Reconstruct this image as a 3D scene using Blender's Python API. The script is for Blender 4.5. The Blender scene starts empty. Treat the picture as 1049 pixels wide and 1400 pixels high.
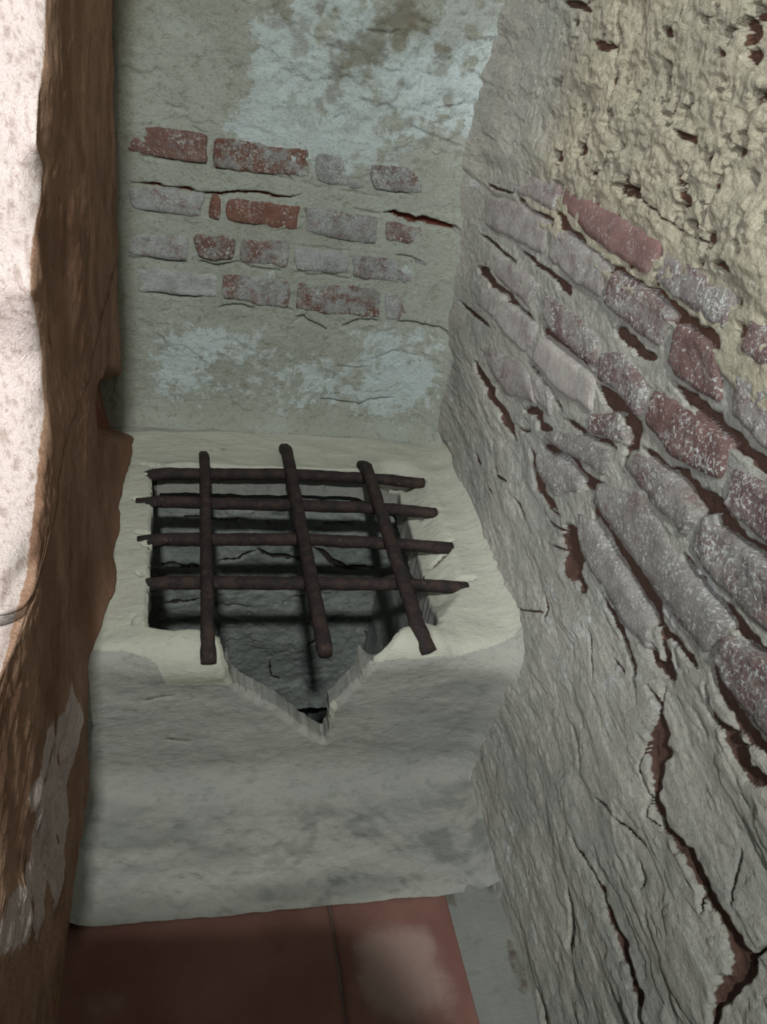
import bpy, math, random
import numpy as np
from mathutils import Matrix, Vector

SC = bpy.context.scene
COL = SC.collection
random.seed(4)

# ------------------------------------------------------------------ camera
FPX = 1107.0
PX, PY = 524.5, 700.0
def _n(v):
    v = np.asarray(v, float)
    return v / np.linalg.norm(v)
# the niche runs along +Y, the drop is -Z; directions below are written in the camera's own frame
_Y = _n([266 - PX, -55 - PY, FPX])
_D = np.array([187 - PX, 2437 - PY, FPX]); _D = _n(_D - _Y * (_D @ _Y) / 1.0)
_X = np.cross(_D, _Y)
RW = np.stack([_X, _Y, -_D])                       # world <- camera (x right, y down, z forward)
cam_data = bpy.data.cameras.new('camera')
cam = bpy.data.objects.new('camera', cam_data)
COL.objects.link(cam)
SC.camera = cam
right, down, fwd = RW @ [1, 0, 0], RW @ [0, 1, 0], RW @ [0, 0, 1]
cam.matrix_world = Matrix(((right[0], -down[0], -fwd[0], 0), (right[1], -down[1], -fwd[1], 0),
                           (right[2], -down[2], -fwd[2], 0), (0, 0, 0, 1)))
cam_data.sensor_fit = 'VERTICAL'
cam_data.sensor_height = 32.0
cam_data.lens = 32.0 * FPX / 1400.0
cam_data.clip_start = 0.02

# ------------------------------------------------------------------ light
SC.view_settings.view_transform = 'Standard'
SC.view_settings.look = 'None'
SC.view_settings.gamma = 1.0
SC.view_settings.exposure = 0.14
SC.view_settings.use_curve_mapping = False
world = bpy.data.worlds.new('world'); SC.world = world
world.use_nodes = True
bg = world.node_tree.nodes['Background']
bg.inputs[0].default_value = (0.90, 1.0, 0.98, 1)
bg.inputs[1].default_value = 0.33

def area(name, loc, target, sx, sy, power, col):
    d = bpy.data.lights.new(name, 'AREA')
    d.shape = 'RECTANGLE'; d.size = sx; d.size_y = sy; d.energy = power; d.color = col
    o = bpy.data.objects.new(name, d); COL.objects.link(o)
    o.location = loc
    o.rotation_euler = (Vector(target) - Vector(loc)).to_track_quat('-Z', 'Y').to_euler()
    return o
# high opening behind and above the viewer: throws the bars' shadows into the shaft
area('high_opening_light', (-0.155, -0.75, 1.05), (0.2, 1.1, -0.8), 0.09, 0.07, 40, (0.95, 1.0, 0.97))
# wide daylight opening on the left: lights the left face and rakes across the right wall
area('daylight_opening_light', (-2.2, -1.3, 1.0), (0.3, 0.55, -0.35), 1.0, 1.3, 108, (0.95, 0.97, 1.0))

# ------------------------------------------------------------------ geometry tools
def ray(px, py):
    return RW @ np.array([(px - PX) / FPX, (py - PY) / FPX, 1.0])
def hit(px, py, ax, val):
    r = ray(px, py)
    return r * (val / r[ax])

def _hash(ix, iy, seed):
    n = (ix.astype(np.int64) * 374761393 + iy.astype(np.int64) * 668265263 + seed * 1442695041) & 0xFFFFFFFF
    n = ((n ^ (n >> 13)) * 1274126177) & 0xFFFFFFFF
    n = ((n ^ (n >> 16)) * 2246822519) & 0xFFFFFFFF
    return ((n ^ (n >> 15)) & 0xFFFFFF) / float(0xFFFFFF)
def vnoise(x, y, seed=0):
    x = np.asarray(x, float); y = np.asarray(y, float)
    ix = np.floor(x); iy = np.floor(y)
    fx = x - ix; fy = y - iy
    fx = fx * fx * fx * (fx * (fx * 6 - 15) + 10); fy = fy * fy * fy * (fy * (fy * 6 - 15) + 10)
    a = _hash(ix, iy, seed); b = _hash(ix + 1, iy, seed); c = _hash(ix, iy + 1, seed); d = _hash(ix + 1, iy + 1, seed)
    return ((a + (b - a) * fx) * (1 - fy) + (c + (d - c) * fx) * fy) * 2 - 1
def fbm(x, y, seed=0, o=4, g=0.5):
    s = 0; a = 1.0; t = 0
    for k in range(o):
        s = s + a * vnoise(x * 2 ** k + 17.3 * k, y * 2 ** k - 9.1 * k, seed + k); t += a; a *= g
    return s / t
def sstep(a, b, x):
    t = np.clip((x - a) / (b - a), 0, 1)
    return t * t * (3 - 2 * t)
def bump(x, c, w):
    return np.exp(-((x - c) / w) ** 2)

def poly_sdf(u, v, poly):
    """signed distance to a closed polygon, positive outside"""
    p = np.asarray(poly, float); q = np.roll(p, -1, 0)
    d = np.full(u.shape, 1e9); ins = np.zeros(u.shape, bool)
    for (ax, ay), (bx, by) in zip(p, q):
        ex, ey = bx - ax, by - ay
        L = ex * ex + ey * ey
        if L < 1e-14: continue
        t = np.clip(((u - ax) * ex + (v - ay) * ey) / L, 0, 1)
        d = np.minimum(d, (u - ax - t * ex) ** 2 + (v - ay - t * ey) ** 2)
        if abs(by - ay) > 1e-12:
            c = ((ay > v) != (by > v)) & (u < (bx - ax) * (v - ay) / (by - ay) + ax)
            ins ^= c
    d = np.sqrt(d)
    return np.where(ins, -d, d)

def crack_poly(pts, w):
    """pixel polyline with width(s) -> pixel outline, tapered at both ends"""
    p = np.asarray(pts, float)
    seg = np.r_[0, np.cumsum(np.linalg.norm(np.diff(p, axis=0), axis=1))]
    n = max(6, int(seg[-1] / 7))
    s = np.linspace(0, seg[-1], n)
    x = np.interp(s, seg, p[:, 0]); y = np.interp(s, seg, p[:, 1])
    ww = np.interp(s, seg, w) if hasattr(w, '__len__') else np.full(n, float(w))
    ww = ww * (0.35 + 0.65 * np.clip(np.minimum(s, seg[-1] - s) / (0.12 * seg[-1] + 1e-6), 0, 1))
    ww = ww * (1 + 0.3 * np.array([vnoise(np.array(a * 0.11 + p[0, 0]), np.array(p[0, 1] * 1.0), 5) for a in s]))
    tx, ty = np.gradient(x), np.gradient(y)
    L = np.hypot(tx, ty) + 1e-9
    nx, ny = -ty / L, tx / L
    # a little wander so that the line is broken, not drawn
    wob = np.array([vnoise(np.array(a * 0.09 + p[0, 1]), np.array(p[0, 0] * 1.0), 9) for a in s]) * 2.0
    x = x + nx * wob; y = y + ny * wob
    up = np.stack([x + nx * ww / 2, y + ny * ww / 2], 1)
    lo = np.stack([x - nx * ww / 2, y - ny * ww / 2], 1)
    return np.r_[up, lo[::-1]]

def carve(u, v, h, cracks, px2uv, depth, soft=0.0016):
    """cut real crevices in a height field; returns the new heights and how far each point is inside one"""
    clay = np.zeros(u.shape)
    for c in cracks:
        pts, w = c[0], c[1]
        dep = c[2] if len(c) > 2 else depth
        poly = np.array([px2uv(*q) for q in crack_poly(pts, w)])
        lo, hi = poly.min(0) - 0.02, poly.max(0) + 0.02
        m = (u > lo[0]) & (u < hi[0]) & (v > lo[1]) & (v < hi[1])
        if not m.any(): continue
        d = poly_sdf(u[m], v[m], poly)
        k = sstep(0.0012, -soft, d)
        cut = k * dep
        h[m] = h[m] - cut + k * (1 - k) * 0
        clay[m] = np.maximum(clay[m], sstep(0.0004, -0.0012, d))
    return h, clay

def px_mask(u, v, px2uv, poly, soft):
    q = np.array([px2uv(*p) for p in poly])
    return sstep(soft, -soft, poly_sdf(u, v, q))

def link(name, me, mat, parent=None):
    o = bpy.data.objects.new(name, me)
    if mat: me.materials.append(mat)
    COL.objects.link(o)
    if parent is not None: o.parent = parent
    return o

def mesh_np(name, V, F, msk=None, smooth=True):
    V = np.asarray(V, np.float32); F = np.asarray(F, np.int32)
    me = bpy.data.meshes.new(name)
    k = F.shape[1]
    me.vertices.add(len(V)); me.vertices.foreach_set('co', V.ravel())
    me.loops.add(F.size); me.loops.foreach_set('vertex_index', F.ravel())
    me.polygons.add(len(F)); me.polygons.foreach_set('loop_start', np.arange(0, F.size, k, dtype=np.int32))
    me.update(calc_edges=True)
    if msk is not None:
        a = me.attributes.new('msk', 'FLOAT_COLOR', 'POINT')
        a.data.foreach_set('color', np.asarray(msk, np.float32).ravel())
    me.polygons.foreach_set('use_smooth', np.full(len(F), smooth))
    me.validate()
    return me

def grid_faces(nu, nv, keep=None, flip=False):
    i, j = np.meshgrid(np.arange(nu - 1), np.arange(nv - 1), indexing='ij')
    a = i * nv + j
    F = np.stack([a, a + nv, a + nv + 1, a + 1], -1)
    if flip: F = F[..., ::-1]
    F = F.reshape(-1, 4)
    if keep is not None: F = F[keep.reshape(-1)]
    return F

def mk(r, g, b):
    return np.stack([np.clip(r, 0, 1), np.clip(g, 0, 1), np.clip(b, 0, 1), np.ones(r.shape)], -1).reshape(-1, 4)

# ------------------------------------------------------------------ materials
def srgb(r, g, b):
    f = lambda c: (c / 255 / 12.92) if c / 255 <= 0.04045 else ((c / 255 + 0.055) / 1.055) ** 2.4
    return (f(r), f(g), f(b), 1)

class NT:
    def __init__(s, name):
        s.m = bpy.data.materials.new(name); s.m.use_nodes = True
        s.t = s.m.node_tree; s.b = s.t.nodes['Principled BSDF']
        s.b.inputs['Roughness'].default_value = 0.95
        s.b.inputs['Specular IOR Level'].default_value = 0.15
        s.pos = s.t.nodes.new('ShaderNodeNewGeometry').outputs['Position']
    def new(s, typ): return s.t.nodes.new(typ)
    def lk(s, a, b): s.t.links.new(a, b)
    def val(s, sock, v):
        if hasattr(v, 'links'): s.lk(v, sock)
        else: sock.default_value = v
    def noise(s, scale, detail=6, rough=0.6, stretch=None, off=(0, 0, 0), dist=0.0):
        mp = s.new('ShaderNodeMapping'); s.lk(s.pos, mp.inputs['Vector'])
        mp.inputs['Location'].default_value = off
        if stretch: mp.inputs['Scale'].default_value = stretch
        n = s.new('ShaderNodeTexNoise'); s.lk(mp.outputs[0], n.inputs['Vector'])
        n.inputs['Scale'].default_value = scale; n.inputs['Detail'].default_value = detail
        n.inputs['Roughness'].default_value = rough; n.inputs['Distortion'].default_value = dist
        return n.outputs['Fac']
    def voro(s, scale, stretch=None, off=(0, 0, 0)):
        mp = s.new('ShaderNodeMapping'); s.lk(s.pos, mp.inputs['Vector'])
        mp.inputs['Location'].default_value = off
        if stretch: mp.inputs['Scale'].default_value = stretch
        n = s.new('ShaderNodeTexVoronoi'); s.lk(mp.outputs[0], n.inputs['Vector'])
        n.inputs['Scale'].default_value = scale
        return n.outputs['Distance']
    def math(s, op, a, b=0.0, clamp=False):
        n = s.new('ShaderNodeMath'); n.operation = op; n.use_clamp = clamp
        s.val(n.inputs[0], a); s.val(n.inputs[1], b)
        return n.outputs[0]
    def ramp(s, fac, lo, hi):
        n = s.new('ShaderNodeMapRange'); n.interpolation_type = 'SMOOTHSTEP'
        s.val(n.inputs['Value'], fac); s.val(n.inputs['From Min'], lo); s.val(n.inputs['From Max'], hi)
        return n.outputs['Result']
    def mix(s, fac, a, b):
        n = s.new('ShaderNodeMix'); n.data_type = 'RGBA'
        s.val(n.inputs[0], fac); s.val(n.inputs[6], a); s.val(n.inputs[7], b)
        return n.outputs[2]
    def attr(s, name, typ='GEOMETRY'):
        n = s.new('ShaderNodeAttribute'); n.attribute_name = name; n.attribute_type = typ
        return n
    def bump(s, h, strength, dist, prev=None):
        n = s.new('ShaderNodeBump'); n.inputs['Strength'].default_value = strength
        n.inputs['Distance'].default_value = dist; s.lk(h, n.inputs['Height'])
        if prev is not None: s.lk(prev, n.inputs['Normal'])
        return n.outputs[0]
    def done(s, col, nrm):
        s.lk(col, s.b.inputs['Base Color']); s.lk(nrm, s.b.inputs['Normal'])
        return s.m

def mat_wall(name, c1, c2, lime, clay, grime_shade, speck=0.35, rough=1.0, stretch=None, fine=1.0):
    """weathered plaster; msk.r = bare clay, msk.g = limewash, msk.b = stain and painted shade"""
    t = NT(name)
    a = t.attr('msk'); sep = t.new('ShaderNodeSeparateColor'); t.lk(a.outputs['Color'], sep.inputs[0])
    R, G, B = sep.outputs
    col = t.mix(t.ramp(t.noise(9, 8, 0.65, stretch), 0.35, 0.65), c1, c2)
    col = t.mix(t.math('MULTIPLY', t.ramp(t.noise(60, 6, 0.7, stretch, (3, 1, 2)), 0.52, 0.7), 0.5), col, grime_shade)
    ln = t.noise(38, 9, 0.72, stretch, (5, 5, 1))
    lm = t.ramp(t.math('ADD', ln, t.math('MULTIPLY', t.math('SUBTRACT', G, 0.5), 0.55)), 0.47, 0.60)
    col = t.mix(lm, col, lime)
    sp = t.math('MULTIPLY', t.ramp(t.noise(240, 3, 0.6, stretch, (1, 7, 4)), 0.60, 0.72), speck)
    col = t.mix(sp, col, lime)
    col = t.mix(t.math('MULTIPLY', t.ramp(t.noise(170, 4, 0.7, stretch, (9, 4, 2)), 0.50, 0.72), 0.45 * min(fine, 1)), col, grime_shade)
    col = t.mix(B, col, grime_shade)
    cl = t.ramp(t.math('ADD', R, t.math('MULTIPLY', t.math('SUBTRACT', t.noise(70, 5, 0.7), 0.5), 0.5)), 0.35, 0.65)
    cc = t.mix(t.noise(40, 4, 0.6), clay, tuple(x * 0.62 for x in clay[:3]) + (1,))
    col = t.mix(cl, col, cc)
    nb = t.bump(t.noise(55, 8, 0.68, stretch), 0.55 * rough, 0.012)
    nb = t.bump(t.noise(130, 6, 0.72, stretch, (6, 2, 1)), 0.6 * fine, 0.008, nb)
    nb = t.bump(t.noise(300, 5, 0.7, stretch, (2, 2, 2)), 0.7 * fine, 0.004, nb)
    nb = t.bump(lm, 0.30 * rough, 0.002, nb)
    return t.done(col, nb)

M = {}
M['right'] = mat_wall('weathered_plaster', srgb(170, 169, 161), srgb(188, 184, 174), srgb(208, 210, 210), srgb(104, 76, 65), srgb(132, 126, 122), 0.55, 1.3, (1, .6, 1), 1.5)
M['right'].node_tree.nodes['Principled BSDF'].inputs['Roughness'].default_value = 0.72
M['right'].node_tree.nodes['Principled BSDF'].inputs['Specular IOR Level'].default_value = 0.4
M['back'] = mat_wall('limewashed_plaster', srgb(160, 163, 152), srgb(173, 177, 168), srgb(194, 204, 203), srgb(124, 74, 58), srgb(120, 114, 96), 0.3, 0.8)
M['ledge'] = mat_wall('smooth_plaster', srgb(139, 139, 134), srgb(150, 149, 141), srgb(172, 171, 158), srgb(84, 72, 62), srgb(98, 100, 96), 0.12, 0.35, (.5, 1, 1), 0.5)
M['left'] = mat_wall('brown_plaster', srgb(180, 146, 122), srgb(152, 116, 94), srgb(210, 194, 188), srgb(150, 98, 80), srgb(118, 86, 68), 0.10, 0.8, (1, 1, .6), 1.0)
M['shaft'] = mat_wall('shaft_render', srgb(134, 140, 136), srgb(150, 154, 150), srgb(168, 172, 168), srgb(60, 56, 50), srgb(96, 100, 98), 0.2, 1.0)

def mat_brick(name, g1, g2, blotch, speck, r1, r2):
    t = NT(name)
    lime = t.attr('lime', 'OBJECT').outputs['Fac']
    tone = t.attr('tone', 'OBJECT').outputs['Fac']
    rough = t.attr('rough', 'OBJECT').outputs['Fac']
    red = t.mix(t.ramp(t.noise(30, 6, 0.65), 0.35, 0.65), r1, r2)
    dark = t.mix(t.ramp(t.noise(50, 6, 0.65), 0.35, 0.65), srgb(124, 104, 104), srgb(146, 130, 127))
    col = t.mix(tone, red, dark)
    grey = t.mix(t.ramp(t.noise(28, 7, 0.7, None, (4, 0, 0)), 0.35, 0.65), g1, g2)
    ln = t.noise(blotch, 10, 0.72, (1, .6, 1), (8, 2, 1))
    lm = t.ramp(t.math('ADD', ln, t.math('MULTIPLY', t.math('SUBTRACT', lime, 0.5), 0.62)), 0.43, 0.62)
    col = t.mix(t.math('MULTIPLY', lm, 0.86), col, grey)
    col = t.mix(t.math('MULTIPLY', t.ramp(t.noise(150, 4, 0.7, None, (9, 4, 2)), 0.52, 0.70), 0.35), col, srgb(104, 88, 84))
    # crusty salt specks, thickest on the rough bricks
    sp = t.ramp(t.math('ADD', t.math('ADD', t.noise(210, 5, 0.75, None, (1, 9, 4)), t.math('MULTIPLY', t.math('SUBTRACT', t.noise(22, 3, 0.6), 0.5), 0.35)), t.math('MULTIPLY', rough, 0.04)), 0.57, 0.68)
    sp = t.math('MULTIPLY', sp, t.math('MULTIPLY', rough, speck, True))
    col = t.mix(sp, col, srgb(214, 215, 212))
    nb = t.bump(t.math('MULTIPLY', t.noise(70, 9, 0.72), rough), 0.7, 0.010)
    nb = t.bump(t.math('MULTIPLY', t.noise(230, 5, 0.7, None, (2, 5, 2)), rough), 0.9, 0.006, nb)
    nb = t.bump(sp, 0.6, 0.002, nb)
    return t.done(col, nb)
M['brick'] = mat_brick('limewashed_brick', srgb(150, 145, 140), srgb(176, 172, 166), 34, 0.95, srgb(134, 102, 96), srgb(112, 84, 80))
M['brick_pale'] = mat_brick('whitewashed_brick', srgb(158, 162, 160), srgb(192, 197, 196), 30, 0.7, srgb(146, 106, 92), srgb(124, 88, 76))

def mat_tile():
    t = NT('terracotta')
    col = t.mix(t.ramp(t.noise(7, 5, 0.6), 0.35, 0.65), srgb(108, 76, 69), srgb(124, 92, 83))
    wear = t.ramp(t.math('ADD', t.noise(10, 6, 0.6, None, (3, 3, 3)), t.math('MULTIPLY', t.math('SUBTRACT', t.attr('msk').outputs['Fac'], 0.5), 0.8)), 0.38, 0.78)
    col = t.mix(wear, col, srgb(146, 124, 116))
    col = t.mix(t.math('MULTIPLY', t.noise(120, 5, 0.7), 0.3), col, srgb(110, 80, 70))
    return t.done(col, t.bump(t.noise(90, 6, 0.6), 0.3, 0.004))
M['tile'] = mat_tile()

def mat_iron():
    t = NT('rusted_iron')
    col = t.mix(t.ramp(t.noise(45, 7, 0.7), 0.42, 0.62), srgb(46, 41, 41), srgb(64, 52, 48))
    col = t.mix(t.ramp(t.noise(110, 5, 0.7, None, (2, 2, 2)), 0.58, 0.72), col, srgb(90, 70, 62))
    t.b.inputs['Roughness'].default_value = 0.72
    t.b.inputs['Metallic'].default_value = 0.25
    return t.done(col, t.bump(t.noise(160, 6, 0.7), 0.6, 0.004))
M['iron'] = mat_iron()

# ------------------------------------------------------------------ right wall
XZ = np.array([[-1.5, .40], [-1.10, .452], [-1.05, .465], [-.95, .492], [-.78, .532], [-.60, .535], [-.40, .518], [-.24, .506], [0.0, .512], [.5, .515]])
def xwall(y, z):
    return np.interp(z, XZ[:, 0], XZ[:, 1]) + 0.05 * (y - 1.2) * bump(z, -.78, .16)
def px_right(px, py):
    x = 0.52
    for _ in range(8):
        p = hit(px, py, 0, x); x = 0.6 * (float(xwall(p[1], p[2])) - .003) + 0.4 * x
    return p[1], p[2]
def S_right(u, v, h):
    return np.stack([xwall(u, v) - h, u, v], -1)

CR = [
 ([(706,271),(722,288),(740,298),(756,302)], 9), ([(668,252),(690,262),(702,262)], 4, .008),
 ([(759,288),(775,316),(800,342),(830,364),(860,384),(886,395)], [8,12,11,11,12,9]),
 ([(888,392),(910,420),(935,442),(960,459),(984,474)], [10,15,20,20,14]),
 ([(655,322),(680,340),(703,359)], 5, .012), ([(704,340),(740,368),(760,385),(776,402)], [4,5,7,12], .018),
 ([(838,446),(855,465),(872,482),(891,489)], 13), ([(654,364),(672,388),(690,405),(704,417)], 10),
 ([(703,414),(728,440)], 6, .014), ([(741,447),(755,466),(768,473)], 13), ([(766,470),(780,492),(795,508),(814,516)], 11),
 ([(811,527),(830,545),(848,560),(862,585),(859,612),(846,628)], [10,16,18,18,16,8], .04),
 ([(912,520),(930,536),(955,562),(985,592),(1010,614),(1035,634),(1062,658)], [6,12,17,17,15,13,14]),
 ([(877,612),(897,634),(914,644)], 8), ([(914,638),(932,662),(952,686),(984,694)], [16,26,30,22], .035),
 ([(982,680),(988,714),(1012,742),(1040,756),(1062,784)], [18,20,18,18,22]),
 ([(931,758),(940,785),(960,808),(985,834),(1010,862),(1030,886),(1060,910)], [10,14,16,16,17,16,16]),
 ([(807,686),(818,715),(840,757),(862,792),(880,822),(897,855)], [9,16,24,27,28,24], .035),
 ([(895,848),(907,868),(920,880),(932,896),(946,914)], 8), ([(895,850),(899,872),(903,905),(914,932)], 8),
 ([(969,896),(978,935),(1000,975),(1025,1010),(1060,1050)], [8,13,14,15,16]),
 ([(958,935),(964,968),(974,986),(990,1000),(1005,1030),(1020,1058),(1060,1082)], [4,6,8,14,18,18,14]),
 ([(902,940),(899,975),(897,1025),(893,1060),(891,1095),(906,1135),(939,1168),(962,1219),(988,1265),(1012,1320),(980,1372),(970,1420)], [5,8,26,12,12,12,13,16,20,28,20,16], .03),
 ([(1012,1320),(1032,1304),(1060,1280)], 5, .012), ([(776,991),(784,1020),(790,1048)], 4, .010),
 ([(812,1092),(824,1100),(834,1114)], 5, .014), ([(780,1145),(795,1172),(811,1198),(822,1235),(834,1268),(850,1310),(868,1360),(874,1410)], [3,4,5,7,9,11,12,8], .02),
 ([(773,1215),(777,1255),(778,1303)], [4,7,5], .014), ([(872,1050),(879,1085),(878,1118),(892,1132)], 4, .010),
 ([(837,1117),(856,1138),(874,1159)], 4, .009), ([(774,716),(781,750),(781,795)], [14,24,14], .04), ([(788,780),(793,812)], 9),
 ([(822,812),(832,836),(845,863),(853,888),(860,912),(864,940)], [5,7,9,10,9,5], .018),
 ([(879,876),(893,907),(910,932)], 8, .016), ([(917,880),(917,912)], 6, .012), ([(884,936),(900,970)], 5, .012),
 ([(648,494),(658,515),(668,537),(682,562),(701,604)], [5,8,10,8,5], .02), ([(670,602),(672,631),(677,651),(692,660)], 5, .010),
 ([(723,612),(728,642),(734,665),(746,684),(757,700)], [4,7,9,9,5], .018), ([(712,561),(732,561),(735,581),(753,587)], 10, .03),
 ([(737,610),(762,617),(777,631),(789,648),(802,661),(824,663)], [10,14,14,13,12,7], .03),
 ([(770,573),(791,585),(802,599),(821,601),(840,614)], 7), ([(633,412),(650,432),(668,446)], 5, .012),
 ([(720,498),(733,516),(753,543),(766,562)], 6, .014), ([(732,1352),(742,1385),(748,1420)], 7, .014),
 ([(644,620),(655,635)], 4, .008), ([(660,662),(672,676)], 3, .006), ([(702,682),(715,712)], 5, .010),
 ([(750,747),(771,752)], 3, .010), ([(743,706),(757,720),(771,729)], 4, .010), ([(700,580),(712,592),(722,588)], 4, .010),
 ([(846,10),(848,50),(846,95),(843,132)], 5, .014), ([(815,60),(832,66),(842,62)], 12, .02), ([(770,0),(795,6),(812,18)], 9, .02),
 ([(930,180),(945,188),(962,195)], 9, .014), ([(1020,42),(1042,52)], 26, .02), ([(1030,70),(1049,90)], 14, .016),
 ([(790,30),(796,38)], 7, .012), ([(838,250),(870,258),(905,295),(940,320),(975,334)], 3, .008), ([(860,240),(864,262)], 9, .012),
 ([(934,262),(946,282)], 12, .012), ([(972,318),(980,340)], 10, .012), ([(978,362),(994,362),(1008,378)], 8, .014),
 ([(1018,330),(1020,350)], 8, .012), ([(985,70),(1000,78)], 8, .012), ([(912,40),(926,50)], 9, .012), ([(808,236),(818,240)], 6, .010),
 ([(745,690),(762,706)], 3, .008), ([(885,1010),(870,1050),(884,1090)], 3, .006), ([(960,1185),(950,1215),(955,1250)], 5, .010),
 ([(1005,1160),(998,1200),(1002,1238)], 5, .010), ([(870,1180),(874,1205),(870,1216)], 5, .010), ([(800,860),(806,905),(808,930)], 3, .005),
 ([(832,900),(850,922)], 4, .006), ([(702,830),(745,838)], 3, .005), ([(742,810),(744,850)], 4, .006),
]
us = np.concatenate([np.arange(-.30, .25, .006), np.arange(.25, 1.60, .0022)])
vs = np.concatenate([np.arange(-1.14, .10, .0022), np.arange(.10, .56, .006)])
U, V_ = np.meshgrid(us, vs, indexing='ij')
H = 0.006 * fbm(U * 6, V_ * 7, 11, 4) + 0.0035 * fbm(U * 12, V_ * 34, 21, 4) + 0.0010 * fbm(U * 50, V_ * 120, 31, 3)
# flaking layers run along the courses
lay = fbm(U * 9, V_ * 26, 41, 5)
H += 0.0022 * sstep(-.05, .05, lay) + 0.0020 * sstep(.20, .26, lay) - 0.002 * sstep(-.24, -.3, lay)
# upper coarse coat: thicker and deeply pitted
topz = -0.235 + 0.03 * fbm(U * 5, U * 0 + 3, 51, 3) - 0.30 * np.clip(1.05 - U, 0, .8) * 0.18
coat = sstep(topz - .004, topz + .008, V_)
pit = fbm(U * 42, V_ * 48, 61, 4)
near = sstep(1.34, 1.12, U)
H += coat * (0.006 - near * 0.016 * sstep(.30, .52, pit) + 0.0036 * near * fbm(U * 44, V_ * 50, 71, 4) + .0022 * near * fbm(U * 110, V_ * 120, 72, 3))
zone = px_mask(U, V_, px_right, [(640,300),(668,215),(768,245),(920,330),(1100,440),(1100,1110),(1000,1000),(950,920),(880,850),(800,820),(776,720),(735,690),(720,600),(655,520),(628,410)], .02)
H = H * (1 - .60 * zone) - .0015 * zone * (1 - coat) + .0016 * zone * fbm(U * 90, V_ * 120, 33, 3)
cove = np.exp(-np.clip(1.50 - U, 0, 1) / .042)
H += 0.030 * cove
CR = [(c[0], [w * 1.3 for w in c[1]] if hasattr(c[1], '__len__') else (c[1] * 1.3 if c[1] >= 8 else c[1])) + tuple(c[2:]) for c in CR]
H, clay = carve(U, V_, H, [(c[0], c[1]) + ((min(c[2], .011),) if len(c) > 2 else ()) for c in CR], px_right, .010)
clay = np.maximum(clay * 1.0, coat * near * sstep(.42, .50, pit) * 0.9)
lime = 0.16 + 0.35 * fbm(U * 5, V_ * 6, 81, 3) + 0.12 * sstep(.9, .6, U) - 0.1 * coat + .16 * sstep(1.25, 1.42, U) * sstep(-.6, -.3, V_)
grime_shade = 0.22 * sstep(.1, .5, fbm(U * 6, V_ * 14, 91, 4)) * (1 - coat)
P3 = S_right(U, V_, H)
me = mesh_np('wall_right', P3.reshape(-1, 3), grid_faces(len(us), len(vs)), mk(clay, lime, grime_shade))
wall_right = link('wall_right', me, M['right']); wall_right['kind'] = 'structure'
# the ochre coat above the courses is a colour of its own, carried by a second attribute
def add_attr(me, name, val):
    a = me.attributes.new(name, 'FLOAT', 'POINT'); a.data.foreach_set('value', np.asarray(val, np.float32).ravel())
add_attr(me, 'ochre', coat * (0.10 + 0.90 * near))
def tint_by(mat, attr, colour, amount):
    t = mat.node_tree; b = t.nodes['Principled BSDF']
    src = b.inputs['Base Color'].links[0].from_socket
    n = t.nodes.new('ShaderNodeMix'); n.data_type = 'RGBA'; n.blend_type = 'MULTIPLY'
    a = t.nodes.new('ShaderNodeAttribute'); a.attribute_name = attr
    mm = t.nodes.new('ShaderNodeMath'); mm.operation = 'MULTIPLY'; mm.inputs[1].default_value = amount
    t.links.new(a.outputs['Fac'], mm.inputs[0]); t.links.new(mm.outputs[0], n.inputs[0])
    t.links.new(src, n.inputs[6]); n.inputs[7].default_value = colour
    t.links.new(n.outputs[2], b.inputs['Base Color'])
tint_by(M['right'], 'ochre', (1.04, .98, .82, 1), 1.0)

def resample(p, n):
    p = np.asarray(p, float)
    s = np.r_[0, np.cumsum(np.linalg.norm(np.diff(p, axis=0), axis=1))]
    t = np.linspace(0, s[-1], n)
    return np.stack([np.interp(t, s, p[:, k]) for k in range(p.shape[1])], 1)

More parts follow.
